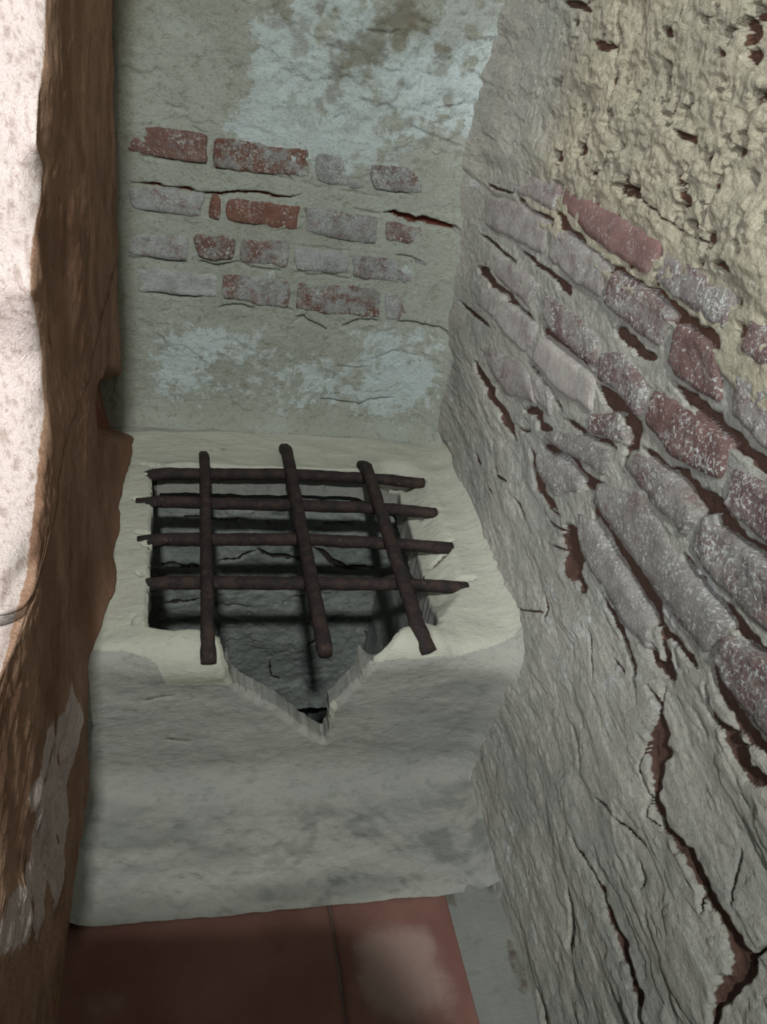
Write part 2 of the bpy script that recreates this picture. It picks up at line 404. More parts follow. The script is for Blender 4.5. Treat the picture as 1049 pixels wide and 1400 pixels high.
def brick(parent, S, px2uv, top, bot, lime, tone, rough, proud, seed, name='brick', mat=None, round_=.22, sink=.020, edge=.008, wob=.0034):
    T = np.array([px2uv(*p) for p in top]); B = np.array([px2uv(*p) for p in bot])
    L = max(np.linalg.norm(np.diff(T, axis=0), axis=1).sum(), np.linalg.norm(np.diff(B, axis=0), axis=1).sum())
    W = 0.5 * (np.linalg.norm(T[0] - B[0]) + np.linalg.norm(T[-1] - B[-1]))
    nu = int(np.clip(L / .0055, 8, 30)); nv = int(np.clip(W / .0055, 6, 16))
    T = resample(T, 41); B = resample(B, 41)
    p = np.linspace(-1, 1, nu); q = np.linspace(-1, 1, nv)
    # denser towards the edges
    p = np.sin(p * math.pi / 2) * .45 + p * .55; q = np.sin(q * math.pi / 2) * .45 + q * .55
    Pp, Qq = np.meshgrid(p, q, indexing='ij')
    k = round_ * min(1, W / L + .25)
    pr = Pp * (1 - k * (W / L) * Qq ** 4); qr = Qq * (1 - k * 0.8 * np.abs(Pp) ** 8)
    s = (pr + 1) / 2 * 40; i0 = np.clip(np.floor(s).astype(int), 0, 39); fr = (s - i0)[..., None]
    tt = T[i0] * (1 - fr) + T[i0 + 1] * fr; bb = B[i0] * (1 - fr) + B[i0 + 1] * fr
    w = ((qr + 1) / 2)[..., None]
    uv = tt * (1 - w) + bb * w
    u, v = uv[..., 0], uv[..., 1]
    wu = wob * fbm(u * 45 + seed, v * 45, seed, 3); wv = wob * fbm(u * 45, v * 45 + seed, seed + 7, 3)
    u = u + wu; v = v + wv
    da = np.minimum((1 - np.abs(Pp)) * L / 2, (1 - np.abs(Qq)) * W / 2)
    rnd = np.sqrt(np.clip(1 - (1 - np.clip(da / edge, 0, 1)) ** 2, 0, 1))
    h = -sink + (sink + proud) * (0.30 + 0.70 * rnd) + (0.0020 * fbm(u * 30, v * 36, seed + 3, 4) + 0.0018 * fbm(u * 120, v * 130, seed + 5, 2)) * rough * 1.1
    h += 0.003 * vnoise(np.full(1, seed * 1.7), np.zeros(1), 3)[0] * Pp
    top_v = S(u, v, h)
    Vv = top_v.reshape(-1, 3)
    F = [tuple(f) for f in grid_faces(nu, nv)]
    ring = [i * nv for i in range(nu)] + [(nu - 1) * nv + j for j in range(1, nv)] + [i * nv + nv - 1 for i in range(nu - 2, -1, -1)] + [j for j in range(nv - 2, 0, -1)]
    uf, vf = u.reshape(-1), v.reshape(-1)
    sk = S(uf[ring], vf[ring], np.full(len(ring), -sink - .004))
    base = len(Vv); Vv = np.r_[Vv, sk]
    for a in range(len(ring)):
        b = (a + 1) % len(ring)
        F.append((ring[b], ring[a], base + a, base + b))
    me = mesh_np(name, Vv, F)
    o = link(name, me, mat or M['brick'], parent)
    o['lime'] = float(lime); o['tone'] = float(tone); o['rough'] = float(rough)
    return o

RB = [  # top edge, bottom edge, limewash, grey-brown tone, roughness, how far it stands out
 ([(668,226),(766,252)], [(662,256),(706,270),(757,297)], .62, .8, .7, .010),
 ([(770,254),(840,288),(916,333)], [(761,291),(805,337),(884,389)], .12, .15, .35, .016),
 ([(911,340),(1010,402)], [(890,391),(940,434),(988,468)], .62, .7, 1.2, .016),
 ([(1028,432),(1100,482)], [(1004,488),(1085,548)], .38, .45, 1.3, .014),
 ([(660,264),(704,276),(750,306)], [(655,314),(702,338),(740,358)], .72, .8, .6, .008),
 ([(754,307),(836,364)], [(744,362),(778,392),(815,418)], .74, .75, .7, .010),
 ([(838,367),(890,400),(920,434)], [(817,420),(850,452),(892,484)], .55, .45, 1.2, .013),
 ([(924,440),(984,484)], [(906,510),(945,546),(985,568)], .34, .3, 1.1, .012),
 ([(1002,505),(1090,562)], [(990,574),(1040,624),(1090,664)], .72, .5, 1.3, .010),
 ([(666,337),(738,388)], [(657,364),(690,400),(720,424)], .70, .8, .6, .010),
 ([(744,402),(780,428),(812,462)], [(742,446),(775,484),(814,513)], .60, .7, 1.1, .012),
 ([(818,482),(852,482),(884,530)], [(811,524),(845,552),(872,582)], .55, .6, 1.2, .014),
 ([(888,530),(940,562),(998,612)], [(876,588),(916,636),(982,672)], .36, .2, 1.0, .014),
 ([(1001,640),(1050,664),(1100,702)], [(986,704),(1030,748),(1100,794)], .44, .8, 1.4, .015),
 ([(640,378),(690,408)], [(634,410),(672,440)], .86, .8, .5, .006),
 ([(690,414),(736,448)], [(668,440),(690,466),(714,490)], .80, .8, .5, .008),
 ([(736,458),(776,492),(812,518)], [(722,498),(756,540),(806,572)], .92, .8, .35, .012),
 ([(808,568),(842,561)], [(800,597),(856,616)], .50, .4, 1.4, .008),
 ([(656,470),(710,492),(728,528)], [(660,500),(690,550),(733,560)], .70, .5, .7, .010),
 ([(722,506),(752,540)], [(733,556),(754,578)], .85, .8, .8, .010),
 ([(748,588),(790,592),(838,618)], [(742,607),(786,634),(822,662)], .78, .8, 1.3, .016),
 ([(730,618),(764,622),(790,652)], [(732,652),(758,690),(792,680)], .95, .9, .9, .010),
 ([(858,612),(885,626),(915,650),(956,702)], [(850,645),(873,682),(908,720),(934,748)], .70, .3, 1.1, .013),
 ([(962,705),(990,735),(1035,764),(1100,822)], [(937,752),(960,796),(995,832),(1050,886),(1100,940)], .66, .7, 1.3, .013),
 ([(813,664),(872,668),(905,718),(930,768),(966,814),(1000,862)], [(807,692),(847,757),(889,820),(918,858),(962,908)], .70, .9, 1.1, .016),
 ([(996,868),(1040,904),(1100,962)], [(970,905),(979,940),(1010,984),(1060,1044),(1100,1090)], .54, .6, 1.3, .013),
 ([(786,700),(806,706),(836,762),(866,812),(888,848)], [(786,740),(800,790),(822,822),(850,866),(884,900)], .84, .9, .9, .010),
]
for i, (tp, bt, li, to, ro, pr) in enumerate(RB):
    ct, cb = np.mean(tp, 0), np.mean(bt, 0)
    bt = [(x + (ct[0] - cb[0]) * .10, y + (ct[1] - cb[1]) * .10) for x, y in bt]
    tp = [(x - (cb[0] - ct[0]) * .08, y - (cb[1] - ct[1]) * .08) for x, y in tp]
    brick(wall_right, S_right, px_right, tp, bt, min(.95, li - .02), to, ro * 1.15, pr * .30 + .0005, 100 + i * 3)

# ------------------------------------------------------------------ back wall
YB = 1.5
def px_back(px, py):
    p = hit(px, py, 1, YB); return p[0], p[2]
def S_back(u, v, h):
    return np.stack([u, YB - h, v], -1)
CB = [
 ([(180,250),(215,251),(232,258),(275,262),(300,266),(330,264),(345,262),(357,263),(375,270),(395,271),(412,266)], [3,4,4,4,4,5,5,3,4,4,2], .012),
 ([(524,290),(545,293),(560,298),(590,303),(615,306),(637,323)], [3,8,9,8,6,4], .02),
 ([(175,350),(217,355),(258,360)], 3, .007), ([(272,356),(295,364),(322,356)], 4, .010), ([(322,357),(345,365),(385,369)], 3, .007),
 ([(190,398),(240,404),(275,406)], 4, .008), ([(298,421),(330,418),(347,422)], 4, .008), ([(340,411),(362,414),(402,425)], 3, .007),
 ([(405,432),(432,443),(447,449)], 4, .010), ([(468,446),(490,437),(516,440)], 5, .010), ([(543,438),(565,442),(592,446),(622,451)], 5, .010),
 ([(438,545),(470,550),(490,554),(507,545),(537,542)], 4, .008), ([(460,500),(484,504),(505,500)], 3, .005), ([(505,492),(540,480),(575,483)], 3, .005),
 ([(186,210),(212,216),(237,220)], 3, .006), ([(288,229),(345,233),(398,246)], 3, .006), ([(518,257),(540,262),(562,266)], 3, .007),
 ([(400,247),(440,256),(490,262),(525,272)], 2.5, .004), ([(262,174),(272,180),(285,181)], 3, .006), ([(225,142),(250,150)], 3, .005),
 ([(484,287),(520,291)], 3, .006), ([(400,371),(440,377),(478,379)], 3, .006), ([(541,350),(562,353),(582,362)], 3.5, .008), ([(402,335),(478,344)], 2.5, .004),
 ([(590,150),(612,147),(640,140)], 3, .006), ([(455,162),(472,160)], 4, .006), ([(440,60),(480,70)], 3, .005), ([(530,100),(560,96),(600,104)], 3, .005),
 ([(405,545),(420,510)], 4, .003), ([(214,455),(224,470)], 5, .004), ([(390,235),(400,248)], 4, .005), ([(428,440),(420,430),(400,440)], 2.5, .004),
 ([(640,95),(664,112)], 4, .006), ([(500,40),(530,46),(550,40)], 4, .006), ([(575,30),(600,36)], 4, .006), ([(560,170),(600,190),(630,200)], 3, .006),
]
us = np.arange(-.20, .70, .0026)
vs = np.concatenate([np.arange(-.84, .06, .0026), np.arange(.06, .56, .008)])
U, V_ = np.meshgrid(us, vs, indexing='ij')
H = 0.005 * fbm(U * 5, V_ * 6, 12, 4) + 0.003 * fbm(U * 18, V_ * 24, 22, 4) + 0.0012 * fbm(U * 80, V_ * 90, 32, 3)
bz = px_mask(U, V_, px_back, [(150,155),(440,195),(650,225),(640,455),(400,440),(150,415)], .02)
H *= 1 - .45 * bz
rough_up = sstep(-.24, -.14, V_ + .12 * (U - .2)) * sstep(.02, .22, U)
lay = fbm(U * 12, V_ * 17, 42, 5)
H += rough_up * (0.006 * fbm(U * 40, V_ * 46, 52, 4) + 0.003 * sstep(-.03, .05, lay))
lowc = sstep(-.55, -.60, V_)
H += 0.0025 * sstep(-.02, .02, lay) * (1 - rough_up) * .8
H += 0.030 * np.exp(-np.clip(.52 - U, 0, 1) / .045) + 0.012 * np.exp(-np.clip(U + .115, 0, 1) / .02)
H += 0.030 * np.exp(-np.clip(V_ + .775, 0, 1) / .02)                        # run out on to the ledge
H, clay = carve(U, V_, H, CB[:2], px_back, .008)
H, _ = carve(U, V_, H, CB[2:], px_back, .008)
limep = px_mask(U, V_, px_back, [(330,20),(470,-40),(710,-20),(690,120),(640,215),(480,240),(300,210),(280,170),(340,120)], .05)
limep = np.maximum(limep, .9 * px_mask(U, V_, px_back, [(200,440),(420,430),(610,455),(590,560),(380,565),(200,545)], .05))
lime = 0.12 + 0.55 * limep + .45 * fbm(U * 7, V_ * 9, 82, 4)
lime = lime + .45 * rough_up * fbm(U * 24, V_ * 28, 83, 5)
olive = px_mask(U, V_, px_back, [(120,-60),(330,-60),(330,110),(250,165),(120,160)], .05)
redc = px_mask(U, V_, px_back, [(140,165),(300,185),(320,225),(150,215)], .02)
clay = np.clip(clay * .9 + .42 * redc * sstep(-.3, .4, fbm(U * 20, V_ * 26, 7, 4)), 0, 1)
grime_shade = 0.45 * sstep(.0, .5, fbm(U * 7, V_ * 8, 92, 4)) * rough_up + .55 * sstep(.08, .4, fbm(U * 30, V_ * 34, 95, 4)) * rough_up + .45 * olive * sstep(-.5, .3, fbm(U * 5, V_ * 5, 93, 3)) + .7 * bump(U, -.115, .035) * .6  # last term paints the jamb's soft shade down the left corner
me = mesh_np('wall_back', S_back(U, V_, H).reshape(-1, 3), grid_faces(len(us), len(vs)), mk(clay, lime, grime_shade))
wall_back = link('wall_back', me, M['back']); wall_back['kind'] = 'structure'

BB = [
 ([(168,164),(285,183)], [(172,211),(285,227)], .30, .35, .7, .007), ([(292,186),(425,203)], [(292,229),(425,247)], .50, .0, .9, .006),
 ([(431,206),(499,216)], [(431,250),(500,261)], .90, .5, .9, .005), ([(505,219),(580,228)], [(508,258),(580,267)], .58, .3, 1.0, .006),
 ([(586,229),(640,238)], [(586,268),(636,276)], .60, .5, .8, .005),
 ([(174,253),(282,262)], [(178,286),(278,301)], .68, .3, .7, .007), ([(285,265),(304,267)], [(281,301),(303,304)], .10, .0, .7, .006),
 ([(309,267),(412,277)], [(308,303),(410,317)], .16, .0, .6, .006), ([(416,279),(519,293)], [(415,320),(515,334)], .66, .2, .9, .006),
 ([(525,297),(632,319)], [(525,331),(627,345)], .48, .6, .8, .006),
 ([(172,315),(258,321)], [(172,350),(258,359)], .66, .5, .6, .006), ([(265,319),(322,323)], [(268,353),(320,357)], .48, .2, 1.0, .008),
 ([(327,323),(398,329)], [(325,358),(395,366)], .55, .2, .8, .006), ([(402,335),(478,343)], [(402,370),(478,378)], .76, .8, .7, .006),
 ([(482,345),(585,356)], [(482,381),(580,391)], .58, .7, .9, .006),
 ([(168,362),(298,375)], [(168,397),(298,408)], .82, .8, .5, .005), ([(303,372),(400,380)], [(303,408),(398,424)], .60, .2, .8, .006),
 ([(405,383),(520,393)], [(402,424),(520,437)], .56, .0, .9, .006), ([(525,396),(615,406)], [(525,437),(612,446)], .66, .7, .6, .005),
]
for i, (tp, bt, li, to, ro, pr) in enumerate(BB):
    brick(wall_back, S_back, px_back, tp, bt, li + .01, to, ro * 1.4, pr - .0012, 300 + i * 3, mat=M['brick_pale'], edge=.004, sink=.012, wob=.0045)

# ------------------------------------------------------------------ left wall: shaded brown side and the sunlit face round the arris
XL = -0.115
ZL0 = -0.775
ARRIS = [(72,-60),(70,0),(68,60),(60,140),(58,200),(66,235),(60,290),(50,340),(47,400),(56,445),(63,480),(64,560),(58,625),(67,700),(57,735),(42,780),(26,850),(10,915),(-4,975)]
AR = np.array([hit(x, y, 0, XL)[1:] for x, y in ARRIS])[::-1]
az, ay = AR[:, 1], AR[:, 0]
az = np.r_[-1.3, -.75, -.56, az, .6]; ay = np.r_[-.5, -.30, .26, ay, ay[-1] + .05]
order = np.argsort(az); az, ay = az[order], ay[order]
def arris(z): return np.interp(z, az, ay)
ss = np.concatenate([np.arange(-.9, -.22, .02), np.arange(-.22, .06, .0028), np.arange(.06, 1.0, .004), np.arange(1.0, 2.1, .01)])
zs = np.concatenate([np.arange(-1.14, -.48, .004), np.arange(-.48, -.385, .0009), np.arange(-.385, .56, .004)])
Sg, Zg = np.meshgrid(ss, zs, indexing='ij')
ya = arris(Zg) + 0.008 * fbm(Zg * 22, Zg * 0 + 1, 14, 3)
zu = np.arange(-1.3, .62, .004); yu = arris(zu) + 0.008 * fbm(zu * 22, zu * 0 + 1, 14, 3)
kz = np.exp(-(np.linspace(-1, 1, 31) / .5) ** 2); kz /= kz.sum()
ysm = np.interp(zs, zu, np.convolve(np.pad(yu, 15, mode='edge'), kz, 'valid'))[None, :]
wsm = sstep(.004, -.022, Sg); ya = ya * (1 - wsm) + ysm * wsm
# round the arris over a small radius
soft = 0.010
sp = np.where(Sg > 0, Sg, 0); sn = np.where(Sg < 0, -Sg, 0)
Xb = XL - sn * 0.985 - soft * np.exp(-np.abs(Sg) / soft) * .5
Yb_ = ya + sp + sn * 0.17 + soft * np.exp(-np.abs(Sg) / soft) * .5
yw = Yb_
Hn = 0.008 * fbm(Yb_ * 5, Zg * 4, 24, 4) + 0.0035 * fbm(Yb_ * 22 + Xb * 10, Zg * 15, 34, 4) + 0.0016 * fbm(Yb_ * 90 + Xb * 60, Zg * 80, 44, 3)
def px_left(px, py):
    p = hit(px, py, 0, XL); return p[1], p[2]
CL = [([(70,1030),(62,1050),(58,1085)], 4, .008), ([(70,1100),(48,1140),(40,1190),(34,1240)], [3,5,5,4], .006), ([(60,1120),(66,1160),(60,1215)], [3,6,4], .006),
      ([(88,1040),(80,1090),(72,1140)], 4, .005), ([(36,1170),(30,1200)], 4, .005), ([(95,1160),(90,1220)], 3, .004)]
patch = px_mask(Yb_, Zg, px_left, [(98,930),(104,985),(98,1040),(92,1080),(94,1120),(88,1180),(82,1240),(72,1250),(66,1200),(60,1240),(44,1290),(20,1300),(-20,1320),(-20,1245),(14,1215),(36,1170),(44,1120),(30,1110),(34,1080),(52,1040),(60,990),(82,975)], .013)
patch *= (Sg > 0)
pn = fbm(Yb_ * 30, Zg * 14, 54, 4)
patch = patch * sstep(-.60, -.40, pn)
Hn += patch * (.003 + .004 * fbm(Yb_ * 42, Zg * 36, 55, 4))
Hn, clayL = carve(Yb_, Zg, Hn, CL, px_left, .006)
# hollow at the back of the recess and the swelling at ledge height
hol = px_mask(Yb_, Zg, px_left, [(128,545),(150,505),(165,520),(168,590),(140,592)], .010) * (Sg > 0.05)
Hn -= 0.045 * hol
Hn += 0.010 * bump(Zg, -.80, .06) * bump(Yb_, .85, .12)
Hn *= 1 - .75 * sstep(.012, -.004, Sg)
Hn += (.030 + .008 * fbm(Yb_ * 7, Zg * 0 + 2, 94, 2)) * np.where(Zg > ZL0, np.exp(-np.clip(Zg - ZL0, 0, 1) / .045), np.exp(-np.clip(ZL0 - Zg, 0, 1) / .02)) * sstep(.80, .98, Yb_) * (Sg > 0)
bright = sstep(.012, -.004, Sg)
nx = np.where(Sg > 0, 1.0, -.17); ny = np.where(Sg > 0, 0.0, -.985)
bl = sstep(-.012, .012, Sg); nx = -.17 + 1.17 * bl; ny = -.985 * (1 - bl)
Pl = np.stack([Xb + Hn * nx, Yb_ + Hn * ny, Zg], -1)
keepx = None
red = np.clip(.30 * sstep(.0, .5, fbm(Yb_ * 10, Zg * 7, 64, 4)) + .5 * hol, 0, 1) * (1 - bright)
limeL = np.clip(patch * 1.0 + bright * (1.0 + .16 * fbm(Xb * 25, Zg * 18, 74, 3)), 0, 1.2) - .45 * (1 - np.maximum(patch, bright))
grime_shadeL = .5 * sstep(.05, .5, fbm(Yb_ * 14, Zg * 8, 84, 4)) * (1 - bright) * (1 - patch) + bright * .40 * sstep(.28, .5, fbm(Xb * 170, Zg * 170, 97, 2))
redp = px_mask(Yb_, Zg, px_left, [(52,262),(85,275),(112,285),(118,350),(95,372),(62,368),(50,330)], .03) * (Sg > 0)
red = np.maximum(red, .38 * redp * sstep(-.3, .2, fbm(Yb_ * 16, Zg * 12, 98, 3)))
grime_shadeL = np.maximum(grime_shadeL, .5 * redp)
grime_shadeL = np.maximum(grime_shadeL, .8 * bump(Zg, ZL0 + .01, .05) * sstep(.80, .98, Yb_) * (Sg > 0))  # shade painted on the cove, offsetting the light it catches
me = mesh_np('wall_left', Pl.reshape(-1, 3), grid_faces(len(ss), len(zs), flip=True), mk(np.clip(red + clayL * .4, 0, 1), limeL, grime_shadeL))
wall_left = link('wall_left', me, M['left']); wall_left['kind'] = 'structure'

# ------------------------------------------------------------------ ledge with the barred opening
ZL, YF, ZF, YT = -0.78, 0.825, -1.05, 0.617
RC, RF = 0.034, 0.055
TTOP = 1.54 - YF                                  # length of the top
def profile(t):
    """arc along back -> front edge -> riser -> floor strip: returns y, z, ny, nz"""
    segs = []
    a = TTOP - RC; b = a + RC * math.pi / 2; c = b + (ZL - ZF) - RC - RF; d = c + RF * math.pi / 2
    y = np.where(t <= a, 1.54 - t, 0.0); z = np.where(t <= a, ZL, 0.0); ny = np.zeros_like(t); nz = np.where(t <= a, 1.0, 0.0)
    m = (t > a) & (t <= b); th = (t - a) / RC
    y = np.where(m, YF + RC - RC * np.sin(th), y); z = np.where(m, ZL - RC + RC * np.cos(th), z); ny = np.where(m, -np.sin(th), ny); nz = np.where(m, np.cos(th), nz)
    m = (t > b) & (t <= c)
    y = np.where(m, YF, y); z = np.where(m, ZL - RC - (t - b), z); ny = np.where(m, -1.0, ny); nz = np.where(m, 0.0, nz)
    m = (t > c) & (t <= d); th = (t - c) / RF
    y = np.where(m, YF - RF + RF * np.cos(th), y); z = np.where(m, ZF + RF - RF * np.sin(th), z); ny = np.where(m, -np.cos(th), ny); nz = np.where(m, np.sin(th), nz)
    m = t > d
    y = np.where(m, YF - RF - (t - d), y); z = np.where(m, ZF, z); ny = np.where(m, 0.0, ny); nz = np.where(m, 1.0, nz)
    return y, z, ny, nz
TB = TTOP - RC + RC * math.pi / 2                 # start of the riser
TC = TB + (ZL - ZF) - RC - RF
TD = TC + RF * math.pi / 2
TEND = TD + (YF - RF - YT)
def px_ledge(px, py):
    p = hit(px, py, 2, ZL)
    if p[1] >= YF + RC: return p[0], 1.54 - p[1]
    q = hit(px, py, 1, YF)
    if q[2] <= ZL - RC:
        if q[2] < ZF + RF:
            g = hit(px, py, 2, ZF); return g[0], TD + max(-.02, YF - RF - g[1])
        return q[0], TB + (ZL - RC - q[2])
    # on the rounded edge
    best = None
    for th in np.linspace(0, math.pi / 2, 60):
        yy = YF + RC - RC * math.sin(th); r = ray(px, py); w = r * (yy / r[1])
        e = abs(w[2] - (ZL - RC + RC * math.cos(th)))
        if best is None or e < best[0]: best = (e, w[0], TTOP - RC + RC * th)
    return best[1], best[2]
HOLE_PX = [(207,640),(208,700),(206,760),(203,820),(202,860),(215,866),(239,871),(276,869),(299,876),(308,905),(318,935),(328,944),(375,968),(412,998),(443,1015),
           (450,1003),(451,968),(485,938),(512,899),(527,886),(550,867),(572,858),(592,861),(600,852),(596,810),(584,760),(570,710),(558,672),(550,648),(400,643)]
HOLE = np.array([px_ledge(*p) for p in HOLE_PX])
xs = np.arange(-.17, .62, .0026); ts = np.arange(0, TEND + .001, .0026)
X, T = np.meshgrid(xs, ts, indexing='ij')
jit = 0.0030 * fbm(X * 50, T * 50, 15, 3)
sd = poly_sdf(X, T, HOLE) + jit
cell = 0.0026
inside = sd < 0
gx, gt = np.gradient(sd, cell)
gl = np.hypot(gx, gt) + 1e-9
edge_v = inside & (sd > -1.5 * cell)
X2 = np.where(edge_v, X - gx / gl * sd, X); T2 = np.where(edge_v, T - gt / gl * sd, T)
vert_ok = ~(inside & ~edge_v)
keep = vert_ok[:-1, :-1] & vert_ok[1:, :-1] & vert_ok[1:, 1:] & vert_ok[:-1, 1:]
cellin = (inside[:-1, :-1].astype(int) + inside[1:, :-1] + inside[1:, 1:] + inside[:-1, 1:]) == 4
keep &= ~cellin
X, T = X2, T2
yy, zz, ny, nz = profile(T)
sdp = np.clip(sd, 0, None)
H = 0.005 * fbm(X * 6, T * 6, 25, 4) + 0.0022 * fbm(X * 16, T * 30, 35, 4) + 0.0007 * fbm(X * 90, T * 90, 45, 3)
top = sstep(TTOP + .01, TTOP - .02, T)
# raised mortar collar round the opening and the two sockets of the upright bars
H += top * 0.008 * np.exp(-sdp / .035)
def lump(px, py, r, a):
    u, v = px_ledge(px, py); return a * np.exp(-((X - u) ** 2 + (T - v) ** 2) / r ** 2)
H += lump(285, 900, .034, .012) + lump(240, 892, .036, .009) + lump(585, 884, .036, .014) + lump(545, 885, .026, .010)
# lip rounds over into the opening; the right side is a wide worn chamfer
rightside = top * sstep(.34, .41, X) * sstep(TTOP - .06, TTOP - .16, T)
wl = 0.007 + 0.050 * rightside; dl = 0.007 + 0.036 * rightside
H -= dl * (1 - sstep(0, 1, np.clip(sdp / wl, 0, 1))) ** 1.2
# floor strip pitted
fl = sstep(TD - .05, TD + .03, T)
H += fl * 0.003 * fbm(X * 45, T * 45, 55, 4)
strip_end = sstep(TEND - .012, TEND, T); H += fl * 0.004 - .004 * strip_end
H += 0.012 * np.exp(-T / .03) * (1 - fl)
dwx = xwall(yy, zz) - X
H += .022 * np.exp(-np.clip(dwx, 0, 1) / .016) + .012 * np.exp(-np.clip(X + .115, 0, 1) / .012) * (1 - top)
CLG = [
 ([(193,639),(204,640),(217,641)], 3.5, .012), ([(199,654),(214,655)], 3, .010), ([(181,681),(196,685),(212,688)], 4, .012), ([(199,693),(213,694)], 3, .010),
 ([(184,731),(196,733),(208,736)], 4, .012), ([(194,748),(206,751)], 6, .012), ([(186,788),(196,793)], 4, .010),
 ([(556,648),(570,653),(583,655)], 5, .010), ([(578,692),(588,696),(599,698)], 6, .012), ([(598,738),(610,739),(621,739)], 4, .010), ([(592,757),(604,754),(616,750)], 6, .012),
 ([(622,797),(636,795),(650,792)], [10,6,3], .012), ([(178,860),(183,850),(186,845)], 3, .004), ([(150,1064),(220,1075),(300,1078)], 2.5, .002),
 ([(395,1088),(440,1082),(520,1074)], 3, .003), ([(190,958),(240,952)], 3, .002), ([(225,1010),(262,1014)], 3, .002),
]
H, clay = carve(X, T, H, CLG, px_ledge, .008)
pale = px_mask(X, T, px_ledge, [(150,592),(600,592),(650,690),(705,810),(716,868),(690,880),(610,902),(540,900),(516,904),(500,916),(462,958),(453,1000),(444,1000),(375,958),(322,934),(228,936),(215,905),(170,892),(120,890),(140,700)], .007)
lime = .05 + .95 * pale * (1 + .3 * fbm(X * 9, T * 9, 65, 3)) + .2 * fbm(X * 5, T * 12, 75, 3)
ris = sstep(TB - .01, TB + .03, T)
grime_shade = ris * .55 * sstep(-.05, .5, fbm(X * 4, T * 16, 85, 4)) + fl * .5 * sstep(.1, .45, fbm(X * 30, T * 30, 95, 4)) * sstep(.05, .2, X)
Pg = np.stack([X, yy + H * ny, zz + H * nz], -1)
nT = len(ts)
Fk = grid_faces(len(xs), nT, keep)
Vg = Pg.reshape(-1, 3); Ng = np.stack([np.zeros_like(X), ny, nz], -1).reshape(-1, 3)
mg = mk(clay * .6, lime, grime_shade)
# wall of the opening: push the rim back along the profile's normal
e = np.concatenate([Fk[:, [0, 1]], Fk[:, [1, 2]], Fk[:, [2, 3]], Fk[:, [3, 0]]])
key = np.sort(e, 1); kk = key[:, 0].astype(np.int64) * len(Vg) + key[:, 1]
uq, idx, cnt = np.unique(kk, return_index=True, return_counts=True)
be = e[idx[cnt == 1]]
sdf_flat = np.abs(sd).reshape(-1)
be = be[(sdf_flat[be[:, 0]] < .01) & (sdf_flat[be[:, 1]] < .01)]
rim = np.unique(be); rid = {int(v): i for i, v in enumerate(rim)}
ris_f = ris.reshape(-1)[rim]
Vall = [Vg]; Mall = [mg]; Fall = [Fk]; prev = rim; base = len(Vg)
for k, dep in enumerate((.012, .030, .055)):
    dd = dep * (1 - .45 * ris_f)
    ring = Vg[rim] - Ng[rim] * dd[:, None]
    ring += 0.0025 * np.stack([fbm(ring[:, 1] * 60 + k, ring[:, 2] * 60, 5 + k, 2), fbm(ring[:, 0] * 60, ring[:, 2] * 60 + k, 6 + k, 2), 0 * dd], 1)
    cur = np.arange(base, base + len(rim)); base += len(rim)
    Vall.append(ring); mm = mg[rim].copy(); mm[:, 1] = .3; mm[:, 2] = .2; Mall.append(mm)
    a = np.array([rid[int(v)] for v in be[:, 0]]); b = np.array([rid[int(v)] for v in be[:, 1]])
    Fall.append(np.stack([prev[b], prev[a], cur[a], cur[b]], 1))
    prev = cur
Va, Fa, Ma = np.concatenate(Vall), np.concatenate(Fall), np.concatenate(Mall)
used = np.zeros(len(Va), bool); used[Fa.ravel()] = True
remap = np.cumsum(used) - 1
me = mesh_np('ledge', Va[used], remap[Fa], Ma[used])
ledge = link('ledge', me, M['ledge'])
ledge['kind'] = 'structure'
ledge['label'] = 'pale plastered ledge with a square opening broken into a V at its front edge'

# ------------------------------------------------------------------ shaft below the opening
def px_shaft(px, py):
    p = hit(px, py, 1, 1.365); return p[0], p[2]
CS = [([(220,770),(245,772),(272,774)], 5, .012), ([(300,766),(325,760),(350,751)], 4, .010), ([(352,750),(380,764),(392,763),(410,769)], [5,8,7,5], .016),
      ([(426,752),(449,765),(475,776),(512,778)], [5,8,9,6], .016), ([(222,822),(255,820),(272,813)], 4, .010), ([(370,905),(372,925),(385,930)], 3, .006),
      ([(250,705),(290,708),(340,712)], 3, .008), ([(440,712),(480,716)], 3, .008), ([(500,860),(508,900)], 3, .008), ([(420,880),(436,870)], 3, .006)]
us = np.arange(-.07, .50, .003); vs = np.arange(-1.46, -.795, .003)
U, V_ = np.meshgrid(us, vs, indexing='ij')
H = 0.010 * fbm(U * 8, V_ * 9, 16, 4) + 0.006 * fbm(U * 24, V_ * 28, 26, 4) + 0.002 * fbm(U * 80, V_ * 80, 36, 2)
lay = fbm(U * 7, V_ * 16, 46, 4); H += .006 * sstep(-.02, .02, lay)
H, clay = carve(U, V_, H, CS, px_shaft, .010)
wall_shaft = bpy.data.objects.new('wall_shaft', None); COL.objects.link(wall_shaft); wall_shaft['kind'] = 'structure'
wall_shaft.location = (0.2, 1.1, -1.7)
wall_shaft.empty_display_size = 0.05
def shaft_part(name, me):
    o = link(name, me, M['shaft'], wall_shaft)
    o.matrix_parent_inverse = Matrix.Translation((-0.2, -1.1, 1.7))
    return o
shaft_part('rear_face', mesh_np('rear_face', np.stack([U, 1.365 - H, V_], -1).reshape(-1, 3), grid_faces(len(us), len(vs)), mk(clay, .25 + .3 * lay, .3 * sstep(0, .5, fbm(U * 9, V_ * 9, 66, 3)))))
def side(name, f, ur, vr, flip, seed):
    us = np.arange(*ur, .006); vs = np.arange(*vr, .006)
    U, V_ = np.meshgrid(us, vs, indexing='ij')
    H = 0.008 * fbm(U * 8, V_ * 9, seed, 4) + 0.004 * fbm(U * 24, V_ * 28, seed + 9, 4)
    z = np.zeros_like(U)
    shaft_part(name, mesh_np(name, f(U, V_, H).reshape(-1, 3), grid_faces(len(us), len(vs), flip=flip), mk(z, z + .25, z + .1)))
